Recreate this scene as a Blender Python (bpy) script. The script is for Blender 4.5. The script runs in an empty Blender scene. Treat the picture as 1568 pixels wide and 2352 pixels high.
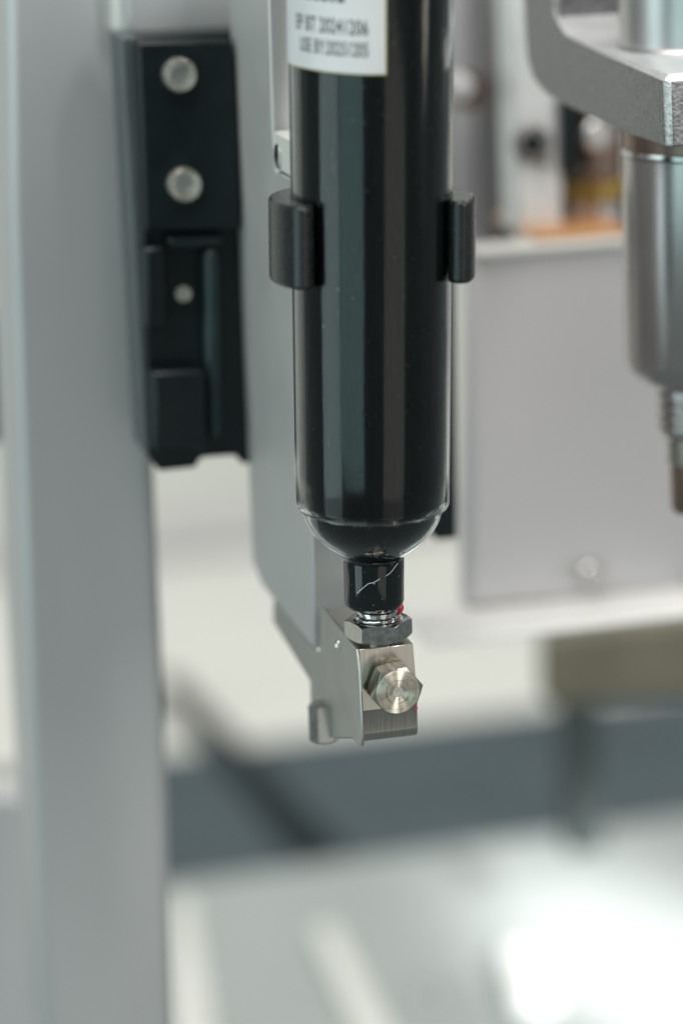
import bpy, bmesh, math, random
from mathutils import Vector, Matrix

R = math.radians
scene = bpy.context.scene
COL = scene.collection
MM = 0.001                      # everything below is measured in millimetres

# ------------------------------------------------------------------ camera
# The machine's own axes are the world axes: X along its front, Y into it, Z up.
# The origin is on the axis of the syringe, at the lower rim of its barrel.
YAW, PITCH, ROLL = R(14.0), R(15.5), 0.035
FPX = 6500.0                    # focal length in units of 1/1568 of the picture's width
DIST = FPX / 17.8
W0, H0 = 1568.0, 2352.0
fwd = Vector((math.sin(YAW) * math.cos(PITCH), math.cos(YAW) * math.cos(PITCH), -math.sin(PITCH)))
rgt0 = Vector((math.cos(YAW), -math.sin(YAW), 0))
up0 = rgt0.cross(fwd)
rgt = rgt0 * math.cos(ROLL) - up0 * math.sin(ROLL)
up = up0 * math.cos(ROLL) + rgt0 * math.sin(ROLL)
CAM = -fwd * DIST - rgt * ((855 - W0 / 2) / FPX * DIST) - up * ((H0 / 2 - 1150) / FPX * DIST)
cam_data = bpy.data.cameras.new('camera')
cam = bpy.data.objects.new('camera', cam_data)
COL.objects.link(cam)
m = Matrix((rgt, up, -fwd)).transposed().to_4x4()
m.translation = CAM * MM
cam.matrix_world = m
cam_data.sensor_fit = 'HORIZONTAL'
cam_data.sensor_width = 24.0
cam_data.lens = 24.0 * FPX / W0
cam_data.clip_start, cam_data.clip_end = 0.02, 20.0
cam_data.dof.use_dof = True
cam_data.dof.focus_distance = (DIST + 1.0) * MM
cam_data.dof.aperture_fstop = 9.0
cam_data.dof.aperture_blades = 0
scene.camera = cam

# ------------------------------------------------------------------ measuring
def ray(px, py):
    return fwd + rgt * ((px - W0 / 2) / FPX) + up * ((H0 / 2 - py) / FPX)
def hit(px, py, axis, val):
    """the point (mm) on the machine plane axis = val that is seen at px, py of the photograph"""
    d = ray(px, py); t = (val - CAM[axis]) / d[axis]
    return CAM + d * t
def hx(px, py, x): return hit(px, py, 0, x)
def hy(px, py, y): return hit(px, py, 1, y)
def hz(px, py, z): return hit(px, py, 2, z)

# ------------------------------------------------------------------ light: a workshop under ceiling panels, plus added fill lamps
world = bpy.data.worlds.new('World')
scene.world = world
world.use_nodes = True
bg = world.node_tree.nodes['Background']
bg.inputs['Color'].default_value = (0.86, 0.99, 1.0, 1)
bg.inputs['Strength'].default_value = 0.18

def lamp(name, loc, target, sx, sy, power, color, roll=0.0):
    d = bpy.data.lights.new(name, 'AREA')
    d.shape = 'RECTANGLE'; d.size, d.size_y = sx, sy
    d.energy = power; d.color = color
    o = bpy.data.objects.new(name, d)
    COL.objects.link(o)
    o.location = loc
    o.rotation_euler = (Vector(target) - Vector(loc)).to_track_quat('-Z', 'Y').to_euler()
    o.rotation_euler.rotate_axis('Z', R(roll))
    return o
lamp('ceiling_panel', (-0.35, -0.30, 1.15), (0, 0.1, 0), 0.9, 0.7, 17, (1.0, 0.96, 0.92))
lamp('ceiling_panel', (0.9, 0.45, 1.2), (0.05, 0.2, -0.05), 0.6, 0.5, 9, (1.0, 0.98, 0.95))
lamp('bowtie_fill', (0.46, -1.05, 0.60), (0, 0, 0.1), 0.06, 0.85, 7.0, (1.0, 0.98, 0.95))  # unseen strip lamp added to draw the bow-tie on the hex plug
lamp('side_fill', (-1.25, -0.25, 0.15), (0, 0.05, 0), 0.70, 1.5, 6.0, (0.78, 0.99, 1.0), 5)  # added area lamp, mirrored as a soft stripe in the barrel
lamp('side_fill', (-0.86, -0.92, 0.15), (0, 0, 0), 0.80, 1.0, 2.9, (0.62, 1.0, 0.98), -4)  # added teal fill for the broad stripe left of the barrel's centre
lamp('side_fill', (1.15, -0.55, 0.3), (0, 0, 0), 0.22, 0.9, 2.0, (1.0, 0.93, 0.86), 6)  # added warm fill for reflections from the right
lamp('front_fill', (0.40, -1.30, -0.38), (0, 0, 0), 0.75, 0.6, 0.85, (1.0, 0.95, 0.86), -9)  # low fill added to brighten the valve block's front
# unseen spot added to make the glare on the bed plate's right end
sd = bpy.data.lights.new('glare_spot', 'SPOT')
sd.energy = 400; sd.spot_size = R(4.4); sd.spot_blend = 0.9; sd.shadow_soft_size = 0.02; sd.color = (1.0, 0.99, 0.97)
so = bpy.data.objects.new('glare_spot', sd)
COL.objects.link(so)
so.location = (0.27, -0.75, 0.36)
so.rotation_euler = (hz(1490, 2215, -228.0) * MM - so.location).to_track_quat('-Z', 'Y').to_euler()

scene.view_settings.view_transform = 'Standard'
scene.view_settings.look = 'None'
scene.view_settings.exposure = 0.0
scene.view_settings.gamma = 1.0
scene.view_settings.use_curve_mapping = False
scene.cycles.use_denoising = True
scene.cycles.max_bounces = 14
scene.cycles.transmission_bounces = 12
scene.cycles.glossy_bounces = 8
scene.cycles.sample_clamp_indirect = 6.0
scene.cycles.caustics_refractive = False
scene.cycles.caustics_reflective = False

# ------------------------------------------------------------------ materials
def new_mat(name):
    mt = bpy.data.materials.new(name); mt.use_nodes = True
    nt = mt.node_tree
    return mt, nt, nt.nodes['Principled BSDF'], nt.nodes, nt.links
def tex_coord(nt, scale=(1, 1, 1), rot=(0, 0, 0)):
    tc = nt.nodes.new('ShaderNodeTexCoord'); mp = nt.nodes.new('ShaderNodeMapping')
    mp.inputs['Scale'].default_value = scale; mp.inputs['Rotation'].default_value = rot
    nt.links.new(tc.outputs['Object'], mp.inputs['Vector'])
    return mp.outputs['Vector']
def mat(name, col, rough=0.4, metal=0.0, var=0.08, scale=(120, 120, 120), bump=0.0, bump_scale=None,
        rvar=0.08, coat=0.0, spec=0.5, aniso=0.0, bdist=0.0002, detail=4):
    mt, nt, p, N, L = new_mat(name)
    p.inputs['Metallic'].default_value = metal
    p.inputs['Specular IOR Level'].default_value = spec
    p.inputs['Coat Weight'].default_value = coat
    p.inputs['Coat Roughness'].default_value = 0.04
    p.inputs['Anisotropic'].default_value = aniso
    v = tex_coord(nt, scale)
    n = N.new('ShaderNodeTexNoise'); n.inputs['Scale'].default_value = 1.0; n.inputs['Detail'].default_value = detail
    L.new(v, n.inputs['Vector'])
    r = N.new('ShaderNodeValToRGB')
    r.color_ramp.elements[0].position, r.color_ramp.elements[1].position = 0.3, 0.7
    r.color_ramp.elements[0].color = (*[max(0, c * (1 - var)) for c in col], 1)
    r.color_ramp.elements[1].color = (*[min(1, c * (1 + var)) for c in col], 1)
    L.new(n.outputs['Fac'], r.inputs['Fac']); L.new(r.outputs['Color'], p.inputs['Base Color'])
    mr = N.new('ShaderNodeMapRange')
    mr.inputs['To Min'].default_value = max(0.02, rough - rvar); mr.inputs['To Max'].default_value = min(1, rough + rvar)
    L.new(n.outputs['Fac'], mr.inputs['Value']); L.new(mr.outputs['Result'], p.inputs['Roughness'])
    if bump > 0:
        v2 = tex_coord(nt, bump_scale or scale)
        n2 = N.new('ShaderNodeTexNoise'); n2.inputs['Scale'].default_value = 1.0; n2.inputs['Detail'].default_value = 6
        L.new(v2, n2.inputs['Vector'])
        b = N.new('ShaderNodeBump'); b.inputs['Strength'].default_value = bump; b.inputs['Distance'].default_value = bdist
        L.new(n2.outputs['Fac'], b.inputs['Height']); L.new(b.outputs['Normal'], p.inputs['Normal'])
    return mt

M = {}
M['black_gloss'] = mat('black_sleeve', (0.007, 0.021, 0.022), 0.24, var=0.75, scale=(420, 420, 14), rvar=0.16, bump=0.14, bump_scale=(600, 600, 18), bdist=0.00014, spec=0.16)
M['black_polish'] = mat('black_polished_plastic', (0.005, 0.008, 0.009), 0.07, var=0.2, rvar=0.03, coat=0.15, bump=0.02, bump_scale=(700, 700, 700), bdist=0.0001)
M['black_satin'] = mat('black_satin_plastic', (0.011, 0.013, 0.0135), 0.27, var=0.2, scale=(900, 900, 900), bump=0.12, bump_scale=(2500, 2500, 2500), bdist=0.00005, spec=0.5)
M['black_anod'] = mat('black_anodised', (0.0032, 0.0080, 0.0095), 0.36, var=0.2, scale=(400, 400, 400), spec=0.36)
M['steel'] = mat('machined_steel', (0.52, 0.495, 0.44), 0.25, 1.0, var=0.10, scale=(2600, 60, 60), rvar=0.06, bump=0.14, bump_scale=(4000, 300, 40), bdist=0.00004)
M['steel_side'] = mat('ground_steel', (0.50, 0.50, 0.475), 0.42, 1.0, var=0.05, scale=(200, 200, 200), rvar=0.05, bump=0.05, bump_scale=(1800, 1800, 1800), bdist=0.00004)
M['nut'] = mat('nut_steel', (0.52, 0.52, 0.50), 0.22, 1.0, var=0.18, scale=(1500, 1500, 1500), rvar=0.1, bump=0.15, bump_scale=(2500, 2500, 2500), bdist=0.00004)
M['chrome'] = mat('bright_thread', (0.75, 0.75, 0.74), 0.12, 1.0, var=0.05)
M['column'] = mat('column_aluminium', (0.43, 0.425, 0.42), 0.46, 0.3, var=0.04, scale=(90, 90, 90), rvar=0.04)
M['post'] = mat('post_aluminium', (0.425, 0.43, 0.435), 0.42, 0.3, var=0.09, scale=(22, 22, 9), rvar=0.08, detail=8)
M['panel'] = mat('panel_grey', (0.50, 0.488, 0.498), 0.40, 0.15, var=0.05, scale=(14, 14, 14), rvar=0.06, detail=6)
M['white'] = mat('white_enamel', (0.66, 0.66, 0.62), 0.5, var=0.03, scale=(20, 20, 20))
M['wall'] = mat('wall_white', (0.55, 0.55, 0.515), 0.6, var=0.04, scale=(12, 12, 12))
M['slate'] = mat('slate_grey', (0.066, 0.088, 0.099), 0.7, var=0.12, scale=(25, 25, 25), spec=0.2)
M['slot'] = mat('slot_dark', (0.012, 0.02, 0.022), 0.7, spec=0.15)
M['bed'] = mat('bed_aluminium', (0.43, 0.465, 0.462), 0.38, 0.4, var=0.05, scale=(20, 20, 20))
M['olive'] = mat('olive_bronze', (0.150, 0.138, 0.102), 0.6, 0.0, var=0.15, scale=(40, 40, 40), spec=0.25)
M['cast'] = mat('cast_aluminium', (0.235, 0.235, 0.24), 0.34, 0.62, var=0.25, scale=(1200, 1200, 1200), rvar=0.16, bump=0.9, bump_scale=(2000, 2000, 2000), bdist=0.00025)
M['satin_alu'] = mat('satin_aluminium', (0.58, 0.57, 0.57), 0.36, 1.0, var=0.08, scale=(60, 60, 60), rvar=0.04)
M['turned'] = mat('turned_steel', (0.56, 0.52, 0.515), 0.27, 1.0, var=0.05, scale=(60, 60, 60), rvar=0.04)
M['brass'] = mat('brass', (0.50, 0.34, 0.11), 0.35, 1.0)
M['copper'] = mat('orange_copper', (0.44, 0.22, 0.085), 0.5, 0.3)
M['bronze'] = mat('bronze_dark', (0.30, 0.22, 0.18), 0.35, 1.0)
M['brown'] = mat('brown_grey', (0.17, 0.155, 0.155), 0.5, 0.3)
M['paper'] = mat('label_paper', (0.555, 0.565, 0.575), 0.5, var=0.03, scale=(250, 250, 250))
M['paper_edge'] = mat('label_adhesive', (0.50, 0.45, 0.06), 0.4)
M['ink'] = mat('ink_grey', (0.03, 0.034, 0.034), 0.6, var=0.3, scale=(900, 900, 900))
M['ink_faint'] = mat('ink_faint', (0.32, 0.34, 0.35), 0.6)
M['red'] = mat('red_paint', (0.62, 0.035, 0.045), 0.35)
M['ledge'] = mat('ledge_white', (0.84, 0.83, 0.80), 0.35, var=0.02)
M['rail_black'] = mat('rail_teal_black', (0.008, 0.019, 0.021), 0.42, var=0.2, scale=(300, 300, 300))
M['blob'] = mat('glare_white', (0.85, 0.86, 0.85), 0.4, var=0.02)
M['leg'] = mat('leg_dark', (0.060, 0.072, 0.071), 0.85, spec=0.05)
M['edge'] = mat('cast_edge_highlight', (0.80, 0.80, 0.80), 0.36, 0.75, var=0.15, scale=(1500, 1500, 1500), bump=0.8, bump_scale=(2600, 2600, 2600), bdist=0.0002)  # lighter metal that paints the highlight along the casting's edges
M['screw'] = mat('screw_steel', (0.78, 0.74, 0.66), 0.25, 0.85, var=0.15, scale=(900, 900, 900), rvar=0.1)
M['lit_face'] = mat('lit_face_grey', (0.075, 0.088, 0.093), 0.45, var=0.1)
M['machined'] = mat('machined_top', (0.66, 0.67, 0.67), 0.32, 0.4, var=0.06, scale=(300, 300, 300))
M['fibre'] = mat('white_fibre', (0.85, 0.87, 0.9), 0.4)

# face of the hex plug: turned, so the lamps draw a bow-tie across it
mt, nt, p, N, L = new_mat('turned_face')
p.inputs['Metallic'].default_value = 1.0
p.inputs['Roughness'].default_value = 0.42
p.inputs['Anisotropic'].default_value = 1.0
p.inputs['Anisotropic Rotation'].default_value = 0.25
tg = N.new('ShaderNodeTangent'); tg.direction_type = 'RADIAL'; tg.axis = 'Y'
L.new(tg.outputs['Tangent'], p.inputs['Tangent'])
tc = N.new('ShaderNodeTexCoord')
sep = N.new('ShaderNodeVectorMath'); sep.operation = 'LENGTH'
L.new(tc.outputs['Object'], sep.inputs[0])
wv = N.new('ShaderNodeTexNoise'); wv.noise_dimensions = '1D'; wv.inputs['Scale'].default_value = 3500; wv.inputs['Detail'].default_value = 3
L.new(sep.outputs['Value'], wv.inputs['W'])
n3 = N.new('ShaderNodeTexNoise'); n3.inputs['Scale'].default_value = 1100; n3.inputs['Detail'].default_value = 5
L.new(tc.outputs['Object'], n3.inputs['Vector'])
ad = N.new('ShaderNodeMath'); ad.operation = 'ADD'
L.new(wv.outputs['Fac'], ad.inputs[0]); L.new(n3.outputs['Fac'], ad.inputs[1])
cr = N.new('ShaderNodeValToRGB')
cr.color_ramp.elements[0].position, cr.color_ramp.elements[1].position = 0.75, 1.25
cr.color_ramp.elements[0].color = (0.42, 0.37, 0.27, 1); cr.color_ramp.elements[1].color = (0.76, 0.72, 0.61, 1)
hf = N.new('ShaderNodeMath'); hf.operation = 'MULTIPLY'; hf.inputs[1].default_value = 1.0
L.new(ad.outputs[0], hf.inputs[0]); L.new(hf.outputs[0], cr.inputs['Fac']); L.new(cr.outputs['Color'], p.inputs['Base Color'])
bp = N.new('ShaderNodeBump'); bp.inputs['Strength'].default_value = 0.06; bp.inputs['Distance'].default_value = 0.00004
L.new(ad.outputs[0], bp.inputs['Height']); L.new(bp.outputs['Normal'], p.inputs['Normal'])
M['turned_face'] = mt

# clear moulded plastic of the barrel and nose, faintly wavy
mt, nt, p, N, L = new_mat('clear_plastic')
p.inputs['Base Color'].default_value = (0.93, 0.95, 0.95, 1)
p.inputs['Transmission Weight'].default_value = 1.0
p.inputs['IOR'].default_value = 1.32
p.inputs['Roughness'].default_value = 0.075
v = tex_coord(nt, (420, 420, 55))
nn = N.new('ShaderNodeTexNoise'); nn.inputs['Scale'].default_value = 1.0; nn.inputs['Detail'].default_value = 3
L.new(v, nn.inputs['Vector'])
bb = N.new('ShaderNodeBump'); bb.inputs['Strength'].default_value = 0.2; bb.inputs['Distance'].default_value = 0.00008
L.new(nn.outputs['Fac'], bb.inputs['Height']); L.new(bb.outputs['Normal'], p.inputs['Normal'])
M['clear'] = mt
mt = mt.copy(); mt.name = 'clear_polished_nose'
p = mt.node_tree.nodes['Principled BSDF']
p.inputs['Roughness'].default_value = 0.02; p.inputs['IOR'].default_value = 1.46
M['clear_nose'] = mt

# dust and fine scuffs on the black sleeve: a second, lighter coat in specks
def dusty(mt, thr=0.735, scale=1700):
    nt = mt.node_tree; N, L = nt.nodes, nt.links
    p = N['Principled BSDF']
    src = p.inputs['Base Color'].links[0].from_socket
    v = tex_coord(nt, (1, 1, 0.8))
    d = N.new('ShaderNodeTexNoise'); d.inputs['Scale'].default_value = scale; d.inputs['Detail'].default_value = 1
    L.new(v, d.inputs['Vector'])
    r = N.new('ShaderNodeMapRange'); r.inputs['From Min'].default_value = thr; r.inputs['From Max'].default_value = thr + 0.06
    L.new(d.outputs['Fac'], r.inputs['Value'])
    mx = N.new('ShaderNodeMix'); mx.data_type = 'RGBA'
    L.new(r.outputs['Result'], mx.inputs['Factor']); L.new(src, mx.inputs['A']); mx.inputs['B'].default_value = (0.30, 0.31, 0.31, 1)
    L.new(mx.outputs['Result'], p.inputs['Base Color'])
dusty(M['black_gloss'])
dusty(M['black_polish'], 0.75, 2200)

# ------------------------------------------------------------------ mesh helpers (mm in, metres out)
ORIGIN = {}
def finish(name, bm, material, parent=None, origin=None, bevel=0.0, seg=2, smooth=True, angle=35):
    bmesh.ops.recalc_face_normals(bm, faces=bm.faces)
    o3 = Vector(origin) if origin is not None else Vector((0, 0, 0))
    for v in bm.verts:
        v.co = (v.co - o3) * MM
    me = bpy.data.meshes.new(name)
    bm.to_mesh(me); bm.free()
    me.materials.append(M[material])
    o = bpy.data.objects.new(name, me)
    COL.objects.link(o)
    o.location = o3 * MM
    ORIGIN[o.name] = o3.copy()
    if parent is not None:
        o.parent = parent
        o.location = (o3 - ORIGIN[parent.name]) * MM
    if smooth:
        for f in me.polygons: f.use_smooth = True
        me.set_sharp_from_angle(angle=R(angle))
    if bevel > 0:
        b = o.modifiers.new('bevel', 'BEVEL'); b.width = bevel * MM; b.segments = 6 if bevel > 4 else seg
        b.limit_method = 'ANGLE'; b.angle_limit = R(30); b.harden_normals = False
    return o
def empty(name, loc=(0, 0, 0)):
    o = bpy.data.objects.new(name, None); COL.objects.link(o)
    o.location = Vector(loc) * MM; o.empty_display_size = 0.005
    ORIGIN[o.name] = Vector(loc)
    return o
def tag(o, label, category, group=None):
    o['label'] = label; o['category'] = category
    if group: o['group'] = group
    return o
def structure(o):
    o['kind'] = 'structure'; return o
def prism(pts, vec):
    """closed polygon (3D points) swept along vec"""
    bm = bmesh.new()
    a = [bm.verts.new(Vector(q)) for q in pts]
    b = [bm.verts.new(Vector(q) + Vector(vec)) for q in pts]
    bm.faces.new(a); bm.faces.new(b[::-1])
    n = len(pts)
    for i in range(n):
        bm.faces.new((a[i], b[i], b[(i + 1) % n], a[(i + 1) % n]))
    return bm
def box(c, s):
    x, y, z = [k / 2 for k in s]
    c = Vector(c)
    return prism([c + Vector(q) for q in ((-x, -y, -z), (x, -y, -z), (x, y, -z), (-x, y, -z))], (0, 0, s[2]))
def lathe(prof, c=(0, 0, 0), seg=96, axis='Z', close=False):
    """profile of (r, h) turned about an axis through c"""
    bm = bmesh.new(); c = Vector(c); rings = []
    for r, h in prof:
        ring = []
        for i in range(seg):
            t = 2 * math.pi * i / seg
            if axis == 'Z': q = Vector((r * math.cos(t), r * math.sin(t), h))
            elif axis == 'Y': q = Vector((r * math.cos(t), h, r * math.sin(t)))
            else: q = Vector((h, r * math.cos(t), r * math.sin(t)))
            ring.append(bm.verts.new(c + q))
        rings.append(ring)
    for a, b in zip(rings, rings[1:]):
        for i in range(seg):
            bm.faces.new((a[i], a[(i + 1) % seg], b[(i + 1) % seg], b[i]))
    if close:
        a, b = rings[-1], rings[0]
        for i in range(seg):
            bm.faces.new((a[i], a[(i + 1) % seg], b[(i + 1) % seg], b[i]))
    else:
        bm.faces.new(rings[0]); bm.faces.new(rings[-1])
    return bm
def hexagon(rc, h0, h1, c=(0, 0, 0), axis='Z', turn=0.0, cham=(True, True), rface=None, seg=96):
    """hexagonal prism of corner radius rc whose ends are chamfered by a cone, as a real nut"""
    bm = bmesh.new(); c = Vector(c)
    rf = rface or rc * 0.88
    def hexr(t):
        k = (t - turn) % (math.pi / 3) - math.pi / 6
        return rc * math.cos(math.pi / 6) / math.cos(k)
    rings = []
    def ring(fr, fh):
        out = []
        for i in range(seg):
            t = turn + 2 * math.pi * i / seg
            r, h = fr(t), fh(t)
            if axis == 'Z': q = Vector((r * math.cos(t), r * math.sin(t), h))
            else: q = Vector((r * math.cos(t), h, r * math.sin(t)))
            out.append(bm.verts.new(c + q))
        rings.append(out)
    sgn = 1 if h1 > h0 else -1
    k = 0.55 * sgn
    if cham[0]:
        ring(lambda t: min(rf, hexr(t)), lambda t: h0)
        ring(hexr, lambda t: h0 + k * max(0, hexr(t) - rf))
    else: ring(hexr, lambda t: h0)
    if cham[1]:
        ring(hexr, lambda t: h1 - k * max(0, hexr(t) - rf))
        ring(lambda t: min(rf, hexr(t)), lambda t: h1)
    else: ring(hexr, lambda t: h1)
    for a, b in zip(rings, rings[1:]):
        for i in range(seg):
            bm.faces.new((a[i], a[(i + 1) % seg], b[(i + 1) % seg], b[i]))
    bm.faces.new(rings[0]); bm.faces.new(rings[-1])
    return bm
def tube(pts, r, seg=8):
    bm = bmesh.new(); rings = []
    pts = [Vector(q) for q in pts]
    for i, q in enumerate(pts):
        d = (pts[min(i + 1, len(pts) - 1)] - pts[max(i - 1, 0)]).normalized()
        a = d.cross(Vector((0.3, 0.2, 1))).normalized(); b = d.cross(a)
        rings.append([bm.verts.new(q + (a * math.cos(t) + b * math.sin(t)) * r) for t in [2 * math.pi * k / seg for k in range(seg)]])
    for a, b in zip(rings, rings[1:]):
        for i in range(seg):
            bm.faces.new((a[i], a[(i + 1) % seg], b[(i + 1) % seg], b[i]))
    bm.faces.new(rings[0]); bm.faces.new(rings[-1])
    return bm
def plate(px, y, thick):
    """outline read on the plane Y = y, given thickness to the back"""
    return prism([hy(a, b, y) for a, b in px], (0, thick, 0))
def side(px, x, thick):
    """outline read on the plane X = x, given thickness to the right"""
    return prism([hx(a, b, x) for a, b in px], (thick, 0, 0))

# ------------------------------------------------------------------ the setting: machine bed and back wall
ZB = -250.0
YW = hz(500, 1265, ZB).y                     # where the back wall rises from the bed
structure(finish('back_wall', box((40, YW + 20, 80), (2000, 40, 800)), 'wall'))
structure(finish('machine_bed', box((40, (YW + hz(784, 2230, ZB).y) / 2, ZB - 10), (1400, YW - hz(784, 2230, ZB).y, 20)), 'white'))

o = finish('seam_shade', box((40, YW - 3, ZB + 9), (1400, 6, 14)), 'panel', bevel=1.0)  # grey strip painting the shadow band where wall meets bed
structure(o)

# slate coloured insert in the bed, with a dark groove running back through the bed
a = hz(405, 1800, ZB); b = hz(1568, 1630, ZB); c = hz(405, 2030, ZB)
y1 = hz(800, 1700, ZB).y
o = finish('bed_insert', box((a.x + 250, (y1 + c.y - 60) / 2, ZB + 1.5), (720, y1 - c.y + 60, 3)), 'slate', bevel=0.5)
tag(o, 'dark blue-grey flat strip lying across the machine bed below the valve', 'strip')
g0 = hz(380, 1580, ZB); g1 = hz(735, 1990, ZB)
dv = (g1 - g0)
o = finish('groove_strip', prism([g0 + Vector((-3, 0, 0.2)), g0 + Vector((4, 0, 0.2)), g1 + Vector((9, 0, 0.2)), g1 + Vector((-8, 0, 0.2))], (0, 0, 4.6)), 'slot', bevel=0.4)  # raised black strip standing for the dark of the groove
tag(o, 'narrow dark groove, built as a black strip, running back diagonally across the machine bed', 'strip')

# near plate with rails and a white blob imitating a reflection
ZN = -228.0
e0 = hz(400, 2015, ZN); e1 = hz(1568, 1885, ZN)
ye = (e0.y + e1.y) / 2
n = empty('bed_plate', (40, ye - 150, ZN))
yn = hz(784, 2560, ZN).y
finish('plate', box((60, (ye + yn) / 2, ZN - 4), (900, ye - yn, 8)), 'bed', n, bevel=1.0)
tag(n, 'pale aluminium bed plate filling the bottom of the picture', 'plate')

def quad_bar(name, px, z, h, material, bevel=1.0):
    pts = [hz(u, v, z) for u, v in px]
    return finish(name, prism([q - Vector((0, 0, h)) for q in pts], (0, 0, h)), material, bevel=bevel)
o = quad_bar('guide_rail', [(715, 2130), (770, 2120), (930, 2420), (840, 2420)], ZN + 3, 2.9, 'white')
tag(o, 'white guide rail running diagonally over the bed plate at bottom centre', 'rail')
o = quad_bar('guide_rail', [(395, 2060), (440, 2055), (500, 2420), (400, 2420)], ZN + 3, 2.9, 'white')
tag(o, 'white guide rail beside the foot of the big grey post', 'rail')
o = quad_bar('glare_blob', [(1140, 2165), (1225, 2150), (1290, 2280), (1180, 2300)], ZN + 8, 7.9, 'blob', 5.0)  # white solid imitating a bright reflection on the plate
tag(o, 'small oblong white pad imitating a reflection on the bed plate left of the glare', 'blob')
q = hz(990, 2290, ZN)
o = finish('bed_screw', lathe([(3.1, 0.05), (3.1, 1.2), (2.6, 1.8), (1.4, 1.8), (1.4, 1.0), (0.2, 1.0)], q, 32), 'satin_alu')
tag(o, 'round screw head set in the bed plate between the rail and the white pad', 'screw')

# ledge and bronze block under the grey panel, right
YP = 105.0
n = empty('panel_ledge', hy(1300, 1400, YP - 12))
l0, l1, l2, l3 = hy(985, 1425, YP - 14), hy(1640, 1345, YP - 14), hy(1640, 1440, YP - 14), hy(985, 1490, YP - 14)
zt, zb2 = hy(1300, 1378, YP).z, hy(1300, 1455, YP - 14).z
finish('ledge', box(((l0.x + l1.x) / 2, YP - 4, (zt + zb2) / 2), (l1.x - l0.x, 20, zt - zb2)), 'ledge', n, bevel=2.2, seg=4)
tag(n, 'glossy white ledge running along the foot of the grey panel', 'ledge')
o = finish('bronze_block', plate([(1262, 1462), (1640, 1425), (1640, 1600), (1262, 1622)], 250, 9), 'olive', bevel=1.0)
tag(o, 'dull olive bronze block beneath the white ledge at right', 'block')
o = finish('stand_leg', plate([(1295, 1600), (1375, 1590), (1392, 1955), (1310, 1965)], YP + 215, 8), 'leg', bevel=0.6)
tag(o, 'blurred dark leg rising from the slate strip under the bronze block', 'leg')

# grey panel
n = empty('cover_panel', hy(1300, 1380, YP))
sh = plate([(1086, 572), (1700, 520), (1700, 1340), (1074, 1398)], YP, 6)
finish('sheet', sh, 'panel', n, bevel=1.2)
q = hy(1355, 1318, YP)
finish('screw', lathe([(2.1, 0.1), (2.1, -1.0), (1.6, -1.6), (0.9, -1.6), (0.9, -0.7), (0.1, -0.7)], q, 32, 'Y'), 'satin_alu', n)
q = hy(1312, 1310, YP)
finish('screw', lathe([(1.2, 0.1), (1.2, -0.6), (0.1, -0.7)], q, 32, 'Y'), 'satin_alu', n)
tag(n, 'large smooth grey cover panel with a screw near its lower edge', 'panel')
o = finish('dark_rail', plate([(985, 500), (1046, 498), (1052, 1240), (1000, 1244)], 62, 9), 'slot', bevel=0.5)
tag(o, 'black upright rail just behind the right edge of the syringe', 'rail')

# uprights behind, upper right
o = finish('upright_bar', plate([(960, -60), (1122, -60), (1132, 575), (970, 585)], 150, 12), 'panel', bevel=1.0)
tag(o, 'wide beige-grey upright bar right behind the syringe clip', 'bar')
o = finish('upright_bar', plate([(1118, -60), (1180, -60), (1192, 562), (1128, 566)], 140, 10), 'brown', bevel=1.0)
tag(o, 'narrow dark brownish upright bar beside the pale drilled bar', 'bar')
n = empty('drilled_bar', hy(1240, 535, 116))
finish('bar', plate([(1172, -60), (1282, -60), (1296, 528), (1188, 538)], 116, 9), 'machined', n, bevel=0.8)
q = hy(1218, 328, 116)
finish('bushing', lathe([(3.3, 0.1), (3.3, -1.4), (2.8, -1.9), (1.8, -1.9), (1.8, 0.0), (0.1, 0.0)], q, 40, 'Y'), 'brown', n)
q = hy(1213, 326, 116)
finish('bore', lathe([(1.85, -1.0), (1.8, -1.98), (0.05, -2.02)], hy(1213, 326, 116), 32, 'Y'), 'slot', n)
finish('dowel', lathe([(0.9, 0.1), (0.9, -1.2), (0.1, -1.3)], hy(1245, 370, 116), 24, 'Y'), 'olive', n)
tag(n, 'pale upright bar with a dark round hole beside the cast arm', 'bar')
o = finish('clamp_knob', lathe([(0.2, -3), (3.2, -2.6), (3.4, 0), (3.0, 3), (0.2, 3)], hy(1068, 205, 138), 32, 'Y'), 'bronze')
tag(o, 'small blurred reddish knob right of the syringe near the label', 'knob')
o = finish('clamp_knob', lathe([(0.2, -3), (2.2, -2.6), (2.4, 0), (2.0, 3), (0.2, 3)], hy(1050, 195, 128), 32, 'Y'), 'panel')
tag(o, 'small bright metal knob touching the right edge of the syringe', 'knob')

n = empty('pneumatic_valve', hy(1360, 545, 112))
q = hy(1362, 548, 122); zc = q.z
def zat(py): return hy(1362, py, 122).z - zc
finish('lower_body', lathe([(6.2, zat(522)), (6.2, zat(455)), (5.6, zat(447))], q, 48), 'turned', n)
finish('brass_ring', lathe([(5.2, zat(449)), (6.6, zat(443)), (6.6, zat(412)), (5.2, zat(404))], q, 48), 'brass', n)
finish('upper_body', lathe([(5.0, zat(410)), (5.6, zat(400)), (5.6, zat(-60))], q, 48), 'bronze', n)
finish('dial', lathe([(2.6, 0.1), (2.6, -1.0), (2.1, -1.4), (0.1, -1.4)], hy(1368, 308, 115.5), 32, 'Y'), 'satin_alu', n)
tag(n, 'bronze-brown valve with a gold ring behind the cast arm', 'valve')
o = finish('copper_shim', box((hy(1312, 540, 112).x, 118, hy(1312, 541, 106).z), (16.5, 24, 1.2)), 'copper', bevel=0.4)
tag(o, 'orange copper shim under the valve on top of the grey panel', 'shim')
o = finish('dark_gasket', plate([(1294, 225), (1322, 225), (1326, 402), (1300, 402)], 113, 4), 'slot', bevel=0.3)
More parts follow.
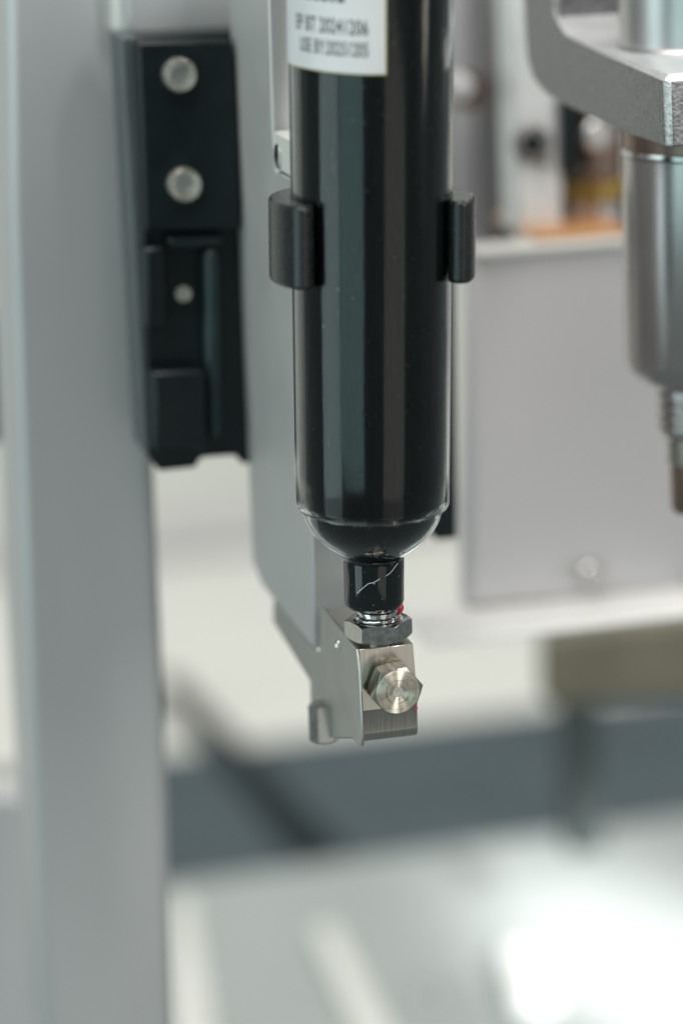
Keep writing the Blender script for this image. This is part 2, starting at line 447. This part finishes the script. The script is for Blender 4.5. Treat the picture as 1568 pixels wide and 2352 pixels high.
tag(o, 'black upright strip between the pale drilled bar and the brown valve', 'strip')
o = finish('support_block', plate([(1090, 574), (1440, 545), (1440, 566), (1090, 596)], YP - 1.5, 6), 'wall', bevel=0.5)
tag(o, 'pale top cap along the upper edge of the grey panel', 'cap')
o = finish('dark_beam', plate([(1250, 36), (1600, 20), (1600, 62), (1250, 80)], 220, 15), 'slate', bevel=2)
tag(o, 'blurred dark teal beam seen through the gap above the cast arm', 'beam')

# ------------------------------------------------------------------ left: post, black bracket
YPOST = 76.0
n = empty('machine_post', hy(200, 2400, YPOST))
finish('front_plate', plate([(14, -80), (262, -80), (356, 1085), (380, 1600), (404, 2440), (112, 2440), (60, 1500), (22, 500)], YPOST, 22), 'post', n, bevel=1.5, seg=3)
tag(n, 'broad smooth grey aluminium post filling the left side', 'post')
o = finish('lit_edge', plate([(264, -80), (289, -80), (292, 70), (268, 74)], YPOST - 4, 18), 'white', bevel=0.4)  # white strip painting the light on the post's right edge
tag(o, 'lit post edge painted as a thin white strip above the black bracket', 'strip')
o = finish('spacer_block', plate([(284, -80), (545, -80), (545, 68), (296, 80)], YPOST - 8, 20), 'post', bevel=0.6)
tag(o, 'grey spacer block directly above the black bracket', 'block')
o = finish('back_post', plate([(-120, 730), (2, 730), (6, 1020), (-120, 1030)], YPOST + 60, 14), 'brown', bevel=1)
tag(o, 'blurred dark brown block peeking out at the far left edge', 'block')
o = finish('far_plate', plate([(-200, 1830), (110, 1830), (150, 2500), (-200, 2500)], YPOST + 80, 10), 'post', bevel=1)
tag(o, 'blurred blue-grey plate behind the post foot at lower left', 'plate')

YB = 58.0
n = empty('slide_bracket', hy(430, 1075, YB))
outline = [(312, 90), (322, 82), (600, 66), (600, 1062), (562, 1066), (552, 1062), (544, 1046), (470, 1051), (458, 1056), (451, 1074), (366, 1083), (340, 1046)]
finish('backplate', plate(outline, YB, 7), 'black_anod', n, bevel=0.5)
finish('lit_side', plate([(276, 84), (318, 82), (350, 1060), (331, 1038)], YB + 1.0, 9), 'lit_face', n, bevel=0.4)  # bracket's left face, grey made lighter to imitate its grazing reflection
def rect(px0, py0, px1, py1, y, t, name, material='black_anod', skew=0.05, bev=0.3):
    pts = [(px0, py0), (px1, py0 - 6), (px1 + skew * (py1 - py0), py1 - 6), (px0 + skew * (py1 - py0), py1)]
    return finish(name, plate(pts, y, t), material, n, bevel=bev)
rect(316, 96, 535, 532, YB - 4.0, 4.1, 'upper_block', skew=0.045, bev=0.5)
rect(386, 540, 516, 574, YB - 2.6, 2.7, 'stop_bar', 'rail_black', skew=0.03, bev=0.8)
rect(468, 574, 506, 1016, YB - 2.6, 2.7, 'rail', 'rail_black', skew=0.02, bev=1.0)
rect(330, 570, 375, 760, YB - 4.4, 4.5, 'side_lug', skew=0.04, bev=0.6)
rect(350, 855, 470, 1040, YB - 4.0, 4.1, 'lower_block', skew=0.04, bev=0.6)
def screw_head(px, py, y, r, parent, material='steel_side'):
    q = hy(px, py, y)
    s = finish('screw_head', lathe([(r, 0.1), (r, -r * 0.55), (r * 0.9, -r * 0.72), (r * 0.55, -r * 0.74), (r * 0.52, -r * 0.3), (r * 0.05, -r * 0.28)], q, 40, 'Y'), material, parent)
    hx_ = finish('socket', hexagon(r * 0.5, -r * 0.285, -r * 0.30, q, 'Y', R(10), cham=(False, False)), 'satin_alu', s)
    return s
screw_head(410, 170, YB - 4.0, 2.45, n, 'screw'); screw_head(421, 422, YB - 4.0, 2.45, n, 'screw')
screw_head(419, 673, YB, 1.2, n, 'screw')
tag(n, 'black anodised slide bracket with two large round screws on the post', 'bracket')

# ------------------------------------------------------------------ column carrying the valve
XL = -3.6
n = empty('support_column', hx(600, 1292, XL))
col_px = [(521, -80), (580, 1292), (600, 1342), (626, 1377), (721, 1492), (717, 1350), (716, 1205), (700, 860), (679, 413), (632, 392), (624, 300), (613, -80)]
finish('side_web', side(col_px, XL, 11.5), 'column', n, bevel=0.35)
tab = [(628, 300), (680, 326), (683, 416), (633, 387)]
t = finish('clip_tab', side(tab, XL - 0.1, 11), 'wall', n, bevel=0.3)
q = hx(640, 358, XL - 0.1)
finish('screw', lathe([(1.7, 0.1), (1.7, -0.25), (1.3, -0.35), (0.1, -0.35)], q, 24, 'X'), 'chrome', n)
tag(n, 'tall pale grey column standing directly behind the syringe', 'column')

# ------------------------------------------------------------------ valve block with hex plug
def z6(a, b): return (676.2 + a * 0.2063, 1293.6 + b * 0.2063)
n = empty('valve_block', hx(800, 1713, XL))
arm = [(627, 1379), (627, 1429), z6(172, 1318), z6(185, 1900), z6(260, 1945), z6(640, 1950), z6(690, 2010), z6(742, 2040),
       z6(748, 1935), z6(738, 1700), z6(715, 1210), z6(684, 962), z6(305, 492), z6(290, 505), z6(280, 960), z6(255, 990), z6(232, 975), (722, 1493)]
wblk = hy(948, 1458, hx(*z6(684, 962), XL).y).x - XL
finish('arm', side(arm, XL, 0.4), 'steel_side', n, bevel=0.18)
# body beside the arm plate: its front stands back below the plug, its lower edge is rounded
fy = hx(*z6(684, 962), XL).y; ztop = hx(*z6(684, 962), XL).z
z_step = hx(*z6(738, 1700), XL).z; z_bot = hx(*z6(755, 2025), XL).z - 0.9
ybk = hx(*z6(305, 492), XL).y; zbk = hx(*z6(305, 492), XL).z
prof = [(ybk, zbk - 0.15), (fy + 0.05, ztop - 0.1), (fy + 0.05, z_step), (fy + 0.22, z_step - 0.10), (fy + 0.85, z_bot + 1.6)]
for k in range(7):
    t_ = R(90 * k / 6)
    prof.append((fy + 0.85 + 1.5 * (1 - math.cos(t_)), z_bot + 1.5 - 1.5 * math.sin(t_)))
prof += [(fy + 9, z_bot + 0.1), (fy + 13, z_bot + 3), (ybk, zbk - 7)]
bm = prism([(XL + 0.42, y_, z_) for y_, z_ in prof], (wblk - 0.42, 0, 0))
for v in bm.verts:
    if v.co.x > 0: v.co.x += 0.045 * max(0.0, ztop - v.co.z)
finish('body', bm, 'steel', n, bevel=0.12)
# set screw hole in the arm
q = hx(*z6(478, 915), XL)
finish('set_screw', lathe([(0.9, 0.05), (0.9, -0.12), (0.72, -0.16), (0.62, -0.02), (0.1, -0.02)], q, 28, 'X'), 'chrome', n)
# clamp nut half sunk in the arm low at the back
q = hx(*z6(345, 1760), XL)
ca = YAW
finish('clamp_nut', hexagon(2.05, -2.6, 2.6, q + Vector((-0.3, 0, 0)), 'Z', R(-14 + 10), rface=1.7), 'nut', n)
# hex plug
q = hy(*z6(1150, 1436), fy - 3.6)
pl = finish('hex_plug', hexagon(3.5, 0.0, 2.9, (q.x, q.y, q.z), 'Y', R(8), cham=(True, True), rface=3.05), 'steel', n, bevel=0.0)
finish('collar', lathe([(2.7, 2.8), (2.7, 3.75)], q, 48, 'Y'), 'steel', n)
finish('turned_face', lathe([(2.92, 0.02), (2.92, -0.02), (2.84, -0.05), (0.75, -0.05), (0.72, -0.03), (0.02, -0.03)], (q.x, q.y, q.z), 72, 'Y'), 'turned_face', pl, origin=(q.x, q.y, q.z))
finish('centre_mark', lathe([(0.70, 0.0), (0.68, -0.045), (0.30, -0.05), (0.05, -0.02)], (q.x, q.y, q.z), 40, 'Y'), 'nut', pl, origin=(q.x, q.y, q.z))
qq = hy(*z6(1352, 1615), fy - 0.02)
finish('paint_dot', lathe([(0.26, 0.06), (0.22, -0.03), (0.05, -0.06)], qq, 20, 'Y'), 'red', n)
tag(n, 'small machined steel valve block with hexagonal plug under the syringe', 'valve')

# ------------------------------------------------------------------ syringe
sy = empty('dispensing_syringe', (0, 0, 0))
def ytoz(py):                                   # height on the syringe axis seen at a picture row
    return hit(855, py, 1, 0.0).z
ZTOP = 82.0
def rbar(z): return 9.93 + 0.0052 * z           # the barrel has a slight draft
SH = 0.22                                       # wall of the clear barrel
zs = [ZTOP * (1 - k / 20) for k in range(21)]
outer = [(rbar(z), z) for z in zs] + [(9.90, -0.25), (9.72, -0.60), (9.40, -0.80), (9.12, -0.95)]
inner = [(8.95, -0.55), (9.45, -0.40), (9.65, 0.1)] + [(rbar(z) - SH, z) for z in zs[::-1] if z > 1]
finish('barrel', lathe(outer + inner, seg=160, close=True), 'clear', sy)
finish('sleeve', lathe([(rbar(z) - 0.50, z) for z in zs[:-1]] + [(rbar(0) - 0.50, 0.3), (9.3, 0.0), (9.0, -0.2), (3.0, -0.25)], seg=160), 'black_gloss', sy)
dome = [(8.9, -0.6), (9.02, -0.9), (8.95, -1.5), (8.65, -2.5), (8.15, -3.5), (7.45, -4.5), (6.55, -5.45), (5.55, -6.25), (4.75, -6.8), (4.2, -7.2), (3.95, -7.55), (3.85, -7.9)]
# smooth the dome with a denser spline
dd = []
for i in range(len(dome) - 1):
    p0, p1, p2, p3 = dome[max(i - 1, 0)], dome[i], dome[i + 1], dome[min(i + 2, len(dome) - 1)]
    for s in range(4):
        t_ = s / 4
        dd.append(tuple(0.5 * ((2 * p1[j]) + (-p0[j] + p2[j]) * t_ + (2 * p0[j] - 5 * p1[j] + 4 * p2[j] - p3[j]) * t_ ** 2 + (-p0[j] + 3 * p1[j] - 3 * p2[j] + p3[j]) * t_ ** 3) for j in (0, 1)))
dd.append(dome[-1])
finish('nose', lathe(dd + [(r_ - 0.26, h_ + 0.14) for r_, h_ in dd[::-1]], seg=160, close=True), 'clear_nose', sy, angle=60)
core = [(8.6, -0.3), (8.6, -1.0), (8.38, -2.0), (7.95, -2.9), (7.3, -3.85), (6.4, -4.75), (5.4, -5.55), (4.5, -6.15), (3.85, -6.65), (3.5, -7.1), (3.4, -7.6)]
finish('piston', lathe(core, seg=120), 'black_gloss', sy, angle=60)
finish('tip_collar', lathe([(3.8, -7.7), (3.96, -7.8), (3.96, -13.2), (3.82, -13.75), (3.42, -14.2), (2.9, -14.35), (1.5, -14.35)], c=(0.15, 0, 0), seg=120), 'black_polish', sy, angle=50)

# label: a paper strip wrapped round the barrel, print lying on it
def on_barrel(ang, z, lift):
    """ang measured from the direction of the camera, to the right"""
    r = rbar(z) + lift
    t = -math.pi / 2 - YAW + ang
    return Vector((r * math.cos(t), r * math.sin(t), z))
def skew(a_): return 0.55 * max(0.0, -math.sin(max(a_, R(-90)))) ** 1.5   # the label sits a little askew
def wrap_patch(a0, a1, z0, z1, lift, na=48, nz=6):
    bm = bmesh.new(); g = []
    for lay in (lift, lift - 0.05):
        g.append([[bm.verts.new(on_barrel(a0 + (a1 - a0) * i / na, z0 + (z1 - z0) * j / nz + skew(a0 + (a1 - a0) * i / na), lay)) for i in range(na + 1)] for j in range(nz + 1)])
    for lay in (0, 1):
        for j in range(nz):
            for i in range(na):
                bm.faces.new((g[lay][j][i], g[lay][j][i + 1], g[lay][j + 1][i + 1], g[lay][j + 1][i]))
    for i in range(na):
        for j in (0, nz): bm.faces.new((g[0][j][i], g[0][j][i + 1], g[1][j][i + 1], g[1][j][i]))
    for j in range(nz):
        for i in (0, na): bm.faces.new((g[0][j][i], g[0][j + 1][i], g[1][j + 1][i], g[1][j][i]))
    return bm
ZL = 55.9
A0, A1 = R(-115), R(8.5)
lab = finish('label', wrap_patch(A0, A1, ZL, ZTOP - 2, 0.10), 'paper', sy)
finish('adhesive_margin', wrap_patch(A0 - 0.01, A1 + 0.012, ZL - 0.11, ZTOP - 1.8, 0.03), 'paper_edge', lab)
def lettering(text, z, height, a_left, a_right, material='ink'):
    cu = bpy.data.curves.new('lettering', 'FONT'); cu.body = text; cu.size = 1.0; cu.offset = 0.016; cu.space_character = 1.12
    ob = bpy.data.objects.new('lettering_source', cu); COL.objects.link(ob)
    dg = bpy.context.evaluated_depsgraph_get()
    me = bpy.data.meshes.new_from_object(ob.evaluated_get(dg))
    bpy.data.objects.remove(ob); bpy.data.curves.remove(cu)
    bm = bmesh.new(); bm.from_mesh(me); bpy.data.meshes.remove(me)
    bmesh.ops.subdivide_edges(bm, edges=[e for e in bm.edges if e.calc_length() > 0.25], cuts=2)
    x0 = min(v.co.x for v in bm.verts); x1 = max(v.co.x for v in bm.verts)
    h1 = max(v.co.y for v in bm.verts); h0 = min(v.co.y for v in bm.verts)
    for v in bm.verts:
        f = (v.co.x - x0) / (x1 - x0)
        a_ = a_left + (a_right - a_left) * f
        v.co = on_barrel(a_, z + skew(a_) + height * (v.co.y - h0) / (h1 - h0), 0.125)
    return finish('lettering', bm, material, lab, smooth=False)
lettering('USE BY:20251205', 57.9, 1.75, R(-57), R(-3))
lettering('EP BT 20241206', 60.5, 1.85, R(-62), R(-3))
# the row above is cut off by the picture's edge: only the feet of its letters show, unreadable
for k, (a_, w_) in enumerate(((-60, 3), (-55, 4), (-49, 5), (-42, 4), (-36, 5), (-29, 3), (-24, 5))):
    finish('print_mark', wrap_patch(R(a_), R(a_ + w_), 64.3, 65.1, 0.125, 4, 1), 'ink', lab)
sy.rotation_euler = (0, R(1.65), 0)
tag(sy, 'glossy black dispensing syringe with white label hanging upright in the centre', 'syringe')

# ------------------------------------------------------------------ spring clip round the barrel
zc0, zc1 = 29.2, 39.6
bm = bmesh.new()
ri, ro = 10.02, 13.0
aL, aR = R(-49), R(70)                           # free ends, seen from the camera
sec = []
N_ = 72
start, end = aR, aL + 2 * math.pi
ringpts = []
for i in range(N_ + 1):
    a_ = start + (end - start) * i / N_
    ringpts.append((a_, ri, ro))
out2d = []
def pol(a_, r_):
    t = -math.pi / 2 - YAW + a_
    return (r_ * math.cos(t), r_ * math.sin(t))
for a_, i_, o_ in ringpts: out2d.append(pol(a_, o_))
# rounded free end, left
rm, hw = (ri + ro) / 2, (ro - ri) / 2
for k in range(1, 9):
    f = R(180) * k / 9
    out2d.append(pol(end + math.sin(f) * hw * 0.9 / rm, rm + math.cos(f) * hw))
for a_, i_, o_ in ringpts[::-1]: out2d.append(pol(a_, i_))
for k in range(1, 9):
    f = R(180) * k / 9
    out2d.append(pol(start - math.sin(f) * hw * 0.9 / rm, rm - math.cos(f) * hw))
cl = empty('syringe_clip', (0, 0, zc0))
finish('spring_ring', prism([(x_, y_, zc0) for x_, y_ in out2d], (0, 0, zc1 - zc0)), 'black_satin', cl, bevel=0.45, seg=3)
finish('stem', box((2, 17.5, (zc0 + zc1) / 2), (8, 10.4, 7)), 'black_satin', cl, bevel=0.4)
cl.rotation_euler = (0, R(1.65), 0); cl.location.x += 0.0009
tag(cl, 'open black plastic clip gripping the syringe barrel from both sides', 'clip')

# ------------------------------------------------------------------ lock nut under the syringe
n = empty('lock_nut', (0.2, 0, -18.2))
cx = (0.25, 0.0, 0.0)
finish('hex_body', hexagon(4.42, -15.95, -18.35, cx, 'Z', -YAW, rface=3.95), 'nut', n)
finish('threaded_collar', lathe([(2.55, -13.9), (2.55, -14.55), (2.72, -14.75), (2.72, -14.95), (2.5, -15.1), (2.5, -15.25), (2.85, -15.4), (3.0, -15.6), (3.0, -15.8), (3.3, -15.96)], cx, 64), 'chrome', n)
finish('stud', lathe([(1.75, -18.3), (1.75, -19.9)], cx, 48), 'nut', n)
q = hy(917, 1396, -0.3)
finish('paint_dot', lathe([(0.02, 0.68), (0.3, 0.6), (0.52, 0.35), (0.6, 0.0), (0.52, -0.35), (0.3, -0.6), (0.02, -0.68)], q, 24), 'red', n, angle=80)
tag(n, 'shiny hexagonal steel lock nut with red paint dot between syringe and block', 'nut')

# ------------------------------------------------------------------ lint on the tip collar
def on_collar(px, py):
    # where the ray meets the collar's wall
    d = ray(px, py); r = 4.03; ox = CAM.x + 0.17
    A_ = d.x ** 2 + d.y ** 2; B_ = 2 * (ox * d.x + CAM.y * d.y); C_ = ox ** 2 + CAM.y ** 2 - r * r
    return CAM + d * ((-B_ - math.sqrt(max(0, B_ * B_ - 4 * A_ * C_))) / (2 * A_))
def z5(a, b): return ((1050 + a * 0.5102) * 0.588, (1800 + b * 0.5102) * 0.588)
o = finish('lint_fibre', tube([on_collar(*z5(*c)) for c in ((677, 1016), (700, 990), (735, 962), (762, 941), (800, 933), (830, 918), (850, 902))], 0.036), 'fibre')
tag(o, 'longer white lint fibre stuck across the black tip collar', 'fibre')
o = finish('lint_fibre', tube([on_collar(*z5(*c)) for c in ((892, 884), (925, 862), (950, 835), (968, 808), (988, 785))], 0.032), 'fibre')
tag(o, 'shorter white lint fibre at the right side of the tip collar', 'fibre')

# ------------------------------------------------------------------ cast arm with nozzle, upper right
dep = 372.0                                       # its near corner stands about as far away as the valve
pc = CAM + ray(1526, 255) * dep
XA, YA = pc.x, pc.y
n = empty('cast_arm', hx(1529, 337, XA))
arm2 = [(1526, 172), (1531, 338), (1421, 299), (1297, 241), (1250, 212), (1224, 180), (1210, 137), (1204, 69), (1198, -80),
        (1264, -80), (1267, 0), (1271, 40), (1280, 62), (1297, 78), (1373, 117)]
bm = side(arm2, XA, 26)
bm.verts.ensure_lookup_table(); bm.faces.ensure_lookup_table()
na = len(arm2); bright_edges = []                          # edges painted bright as a highlight: front corner and the upper rim
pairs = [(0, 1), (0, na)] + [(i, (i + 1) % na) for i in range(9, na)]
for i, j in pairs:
    bright_edges.append(bm.edges.get((bm.verts[i], bm.verts[j])))
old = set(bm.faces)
res = bmesh.ops.bevel(bm, geom=bright_edges, offset=0.85, segments=1, affect='EDGES', clamp_overlap=True, material=1)
bmesh.ops.recalc_face_normals(bm, faces=bm.faces)
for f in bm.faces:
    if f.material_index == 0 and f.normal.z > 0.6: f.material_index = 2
co = finish('casting', bm, 'cast', n, bevel=0.25, seg=2)
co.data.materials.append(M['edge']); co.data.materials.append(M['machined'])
tag(n, 'rough cast aluminium arm reaching in from the upper right', 'arm')
ztopA = hx(1526, 172, XA).z
ax = hz(1586, 112, ztopA)                         # the pin stands on the casting, the nozzle hangs under it
def zax(py): return hit(1500, py, 1, ax.y).z
kx = Vector((ax.x, ax.y, 0))
o = empty('guide_pin', (ax.x, ax.y, ztopA))
rp = 10.1
finish('pin', lathe([(rp, ztopA + 0.9), (rp, 95.0)], kx, 96), 'satin_alu', o)
finish('shoulder', lathe([(rp + 0.7, ztopA + 0.02), (rp + 0.7, ztopA + 0.5), (rp + 0.1, ztopA + 1.0), (rp - 1, ztopA + 1.0)], kx, 96), 'satin_alu', o)
tag(o, 'polished cylinder standing on the cast arm at the upper right corner', 'pin')
nz = empty('dispense_nozzle', (ax.x, ax.y, zax(1180)))
zz = zax
finish('neck', lathe([(9.6, zz(250)), (9.6, zz(345))], kx, 96), 'bronze', nz)
finish('flange', lathe([(9.5, zz(340)), (9.85, zz(342)), (9.95, zz(346)), (9.95, zz(351)), (9.6, zz(354))], kx, 96), 'chrome', nz)
rb = 9.75
finish('body', lathe([(9.3, zz(353)), (rb, zz(358)), (rb, zz(826)), (rb - 0.5, zz(845)), (rb - 1.7, zz(868)), (rb - 3.2, zz(884)), (rb - 4.2, zz(892)), (4.0, zz(896))], kx, 96), 'turned', nz)
fl = ray(1560, 690)
finish('wrench_flat', box((ax.x - 1.0, ax.y - rb + 0.35, zz(692)), (6.5, 0.9, zz(612) - zz(772))), 'column', nz, bevel=0.15)
thr = [(4.9, zz(888))]
for k in range(4):
    p0 = 905 + k * 24
    thr += [(5.0, zz(p0)), (5.0, zz(p0 + 8)), (4.6, zz(p0 + 13)), (4.6, zz(p0 + 19))]
thr += [(4.5, zz(1000)), (3.5, zz(1010))]
finish('thread', lathe(thr, kx, 64), 'turned', nz)
finish('ferrule', lathe([(3.5, zz(1002)), (3.5, zz(1068)), (3.2, zz(1072))], kx, 48), 'steel', nz)
finish('needle_hub', lathe([(3.1, zz(1068)), (3.0, zz(1170)), (2.6, zz(1182))], kx, 48), 'bronze', nz)
tag(nz, 'metal dispensing nozzle hanging below the cast arm at the right edge', 'nozzle')
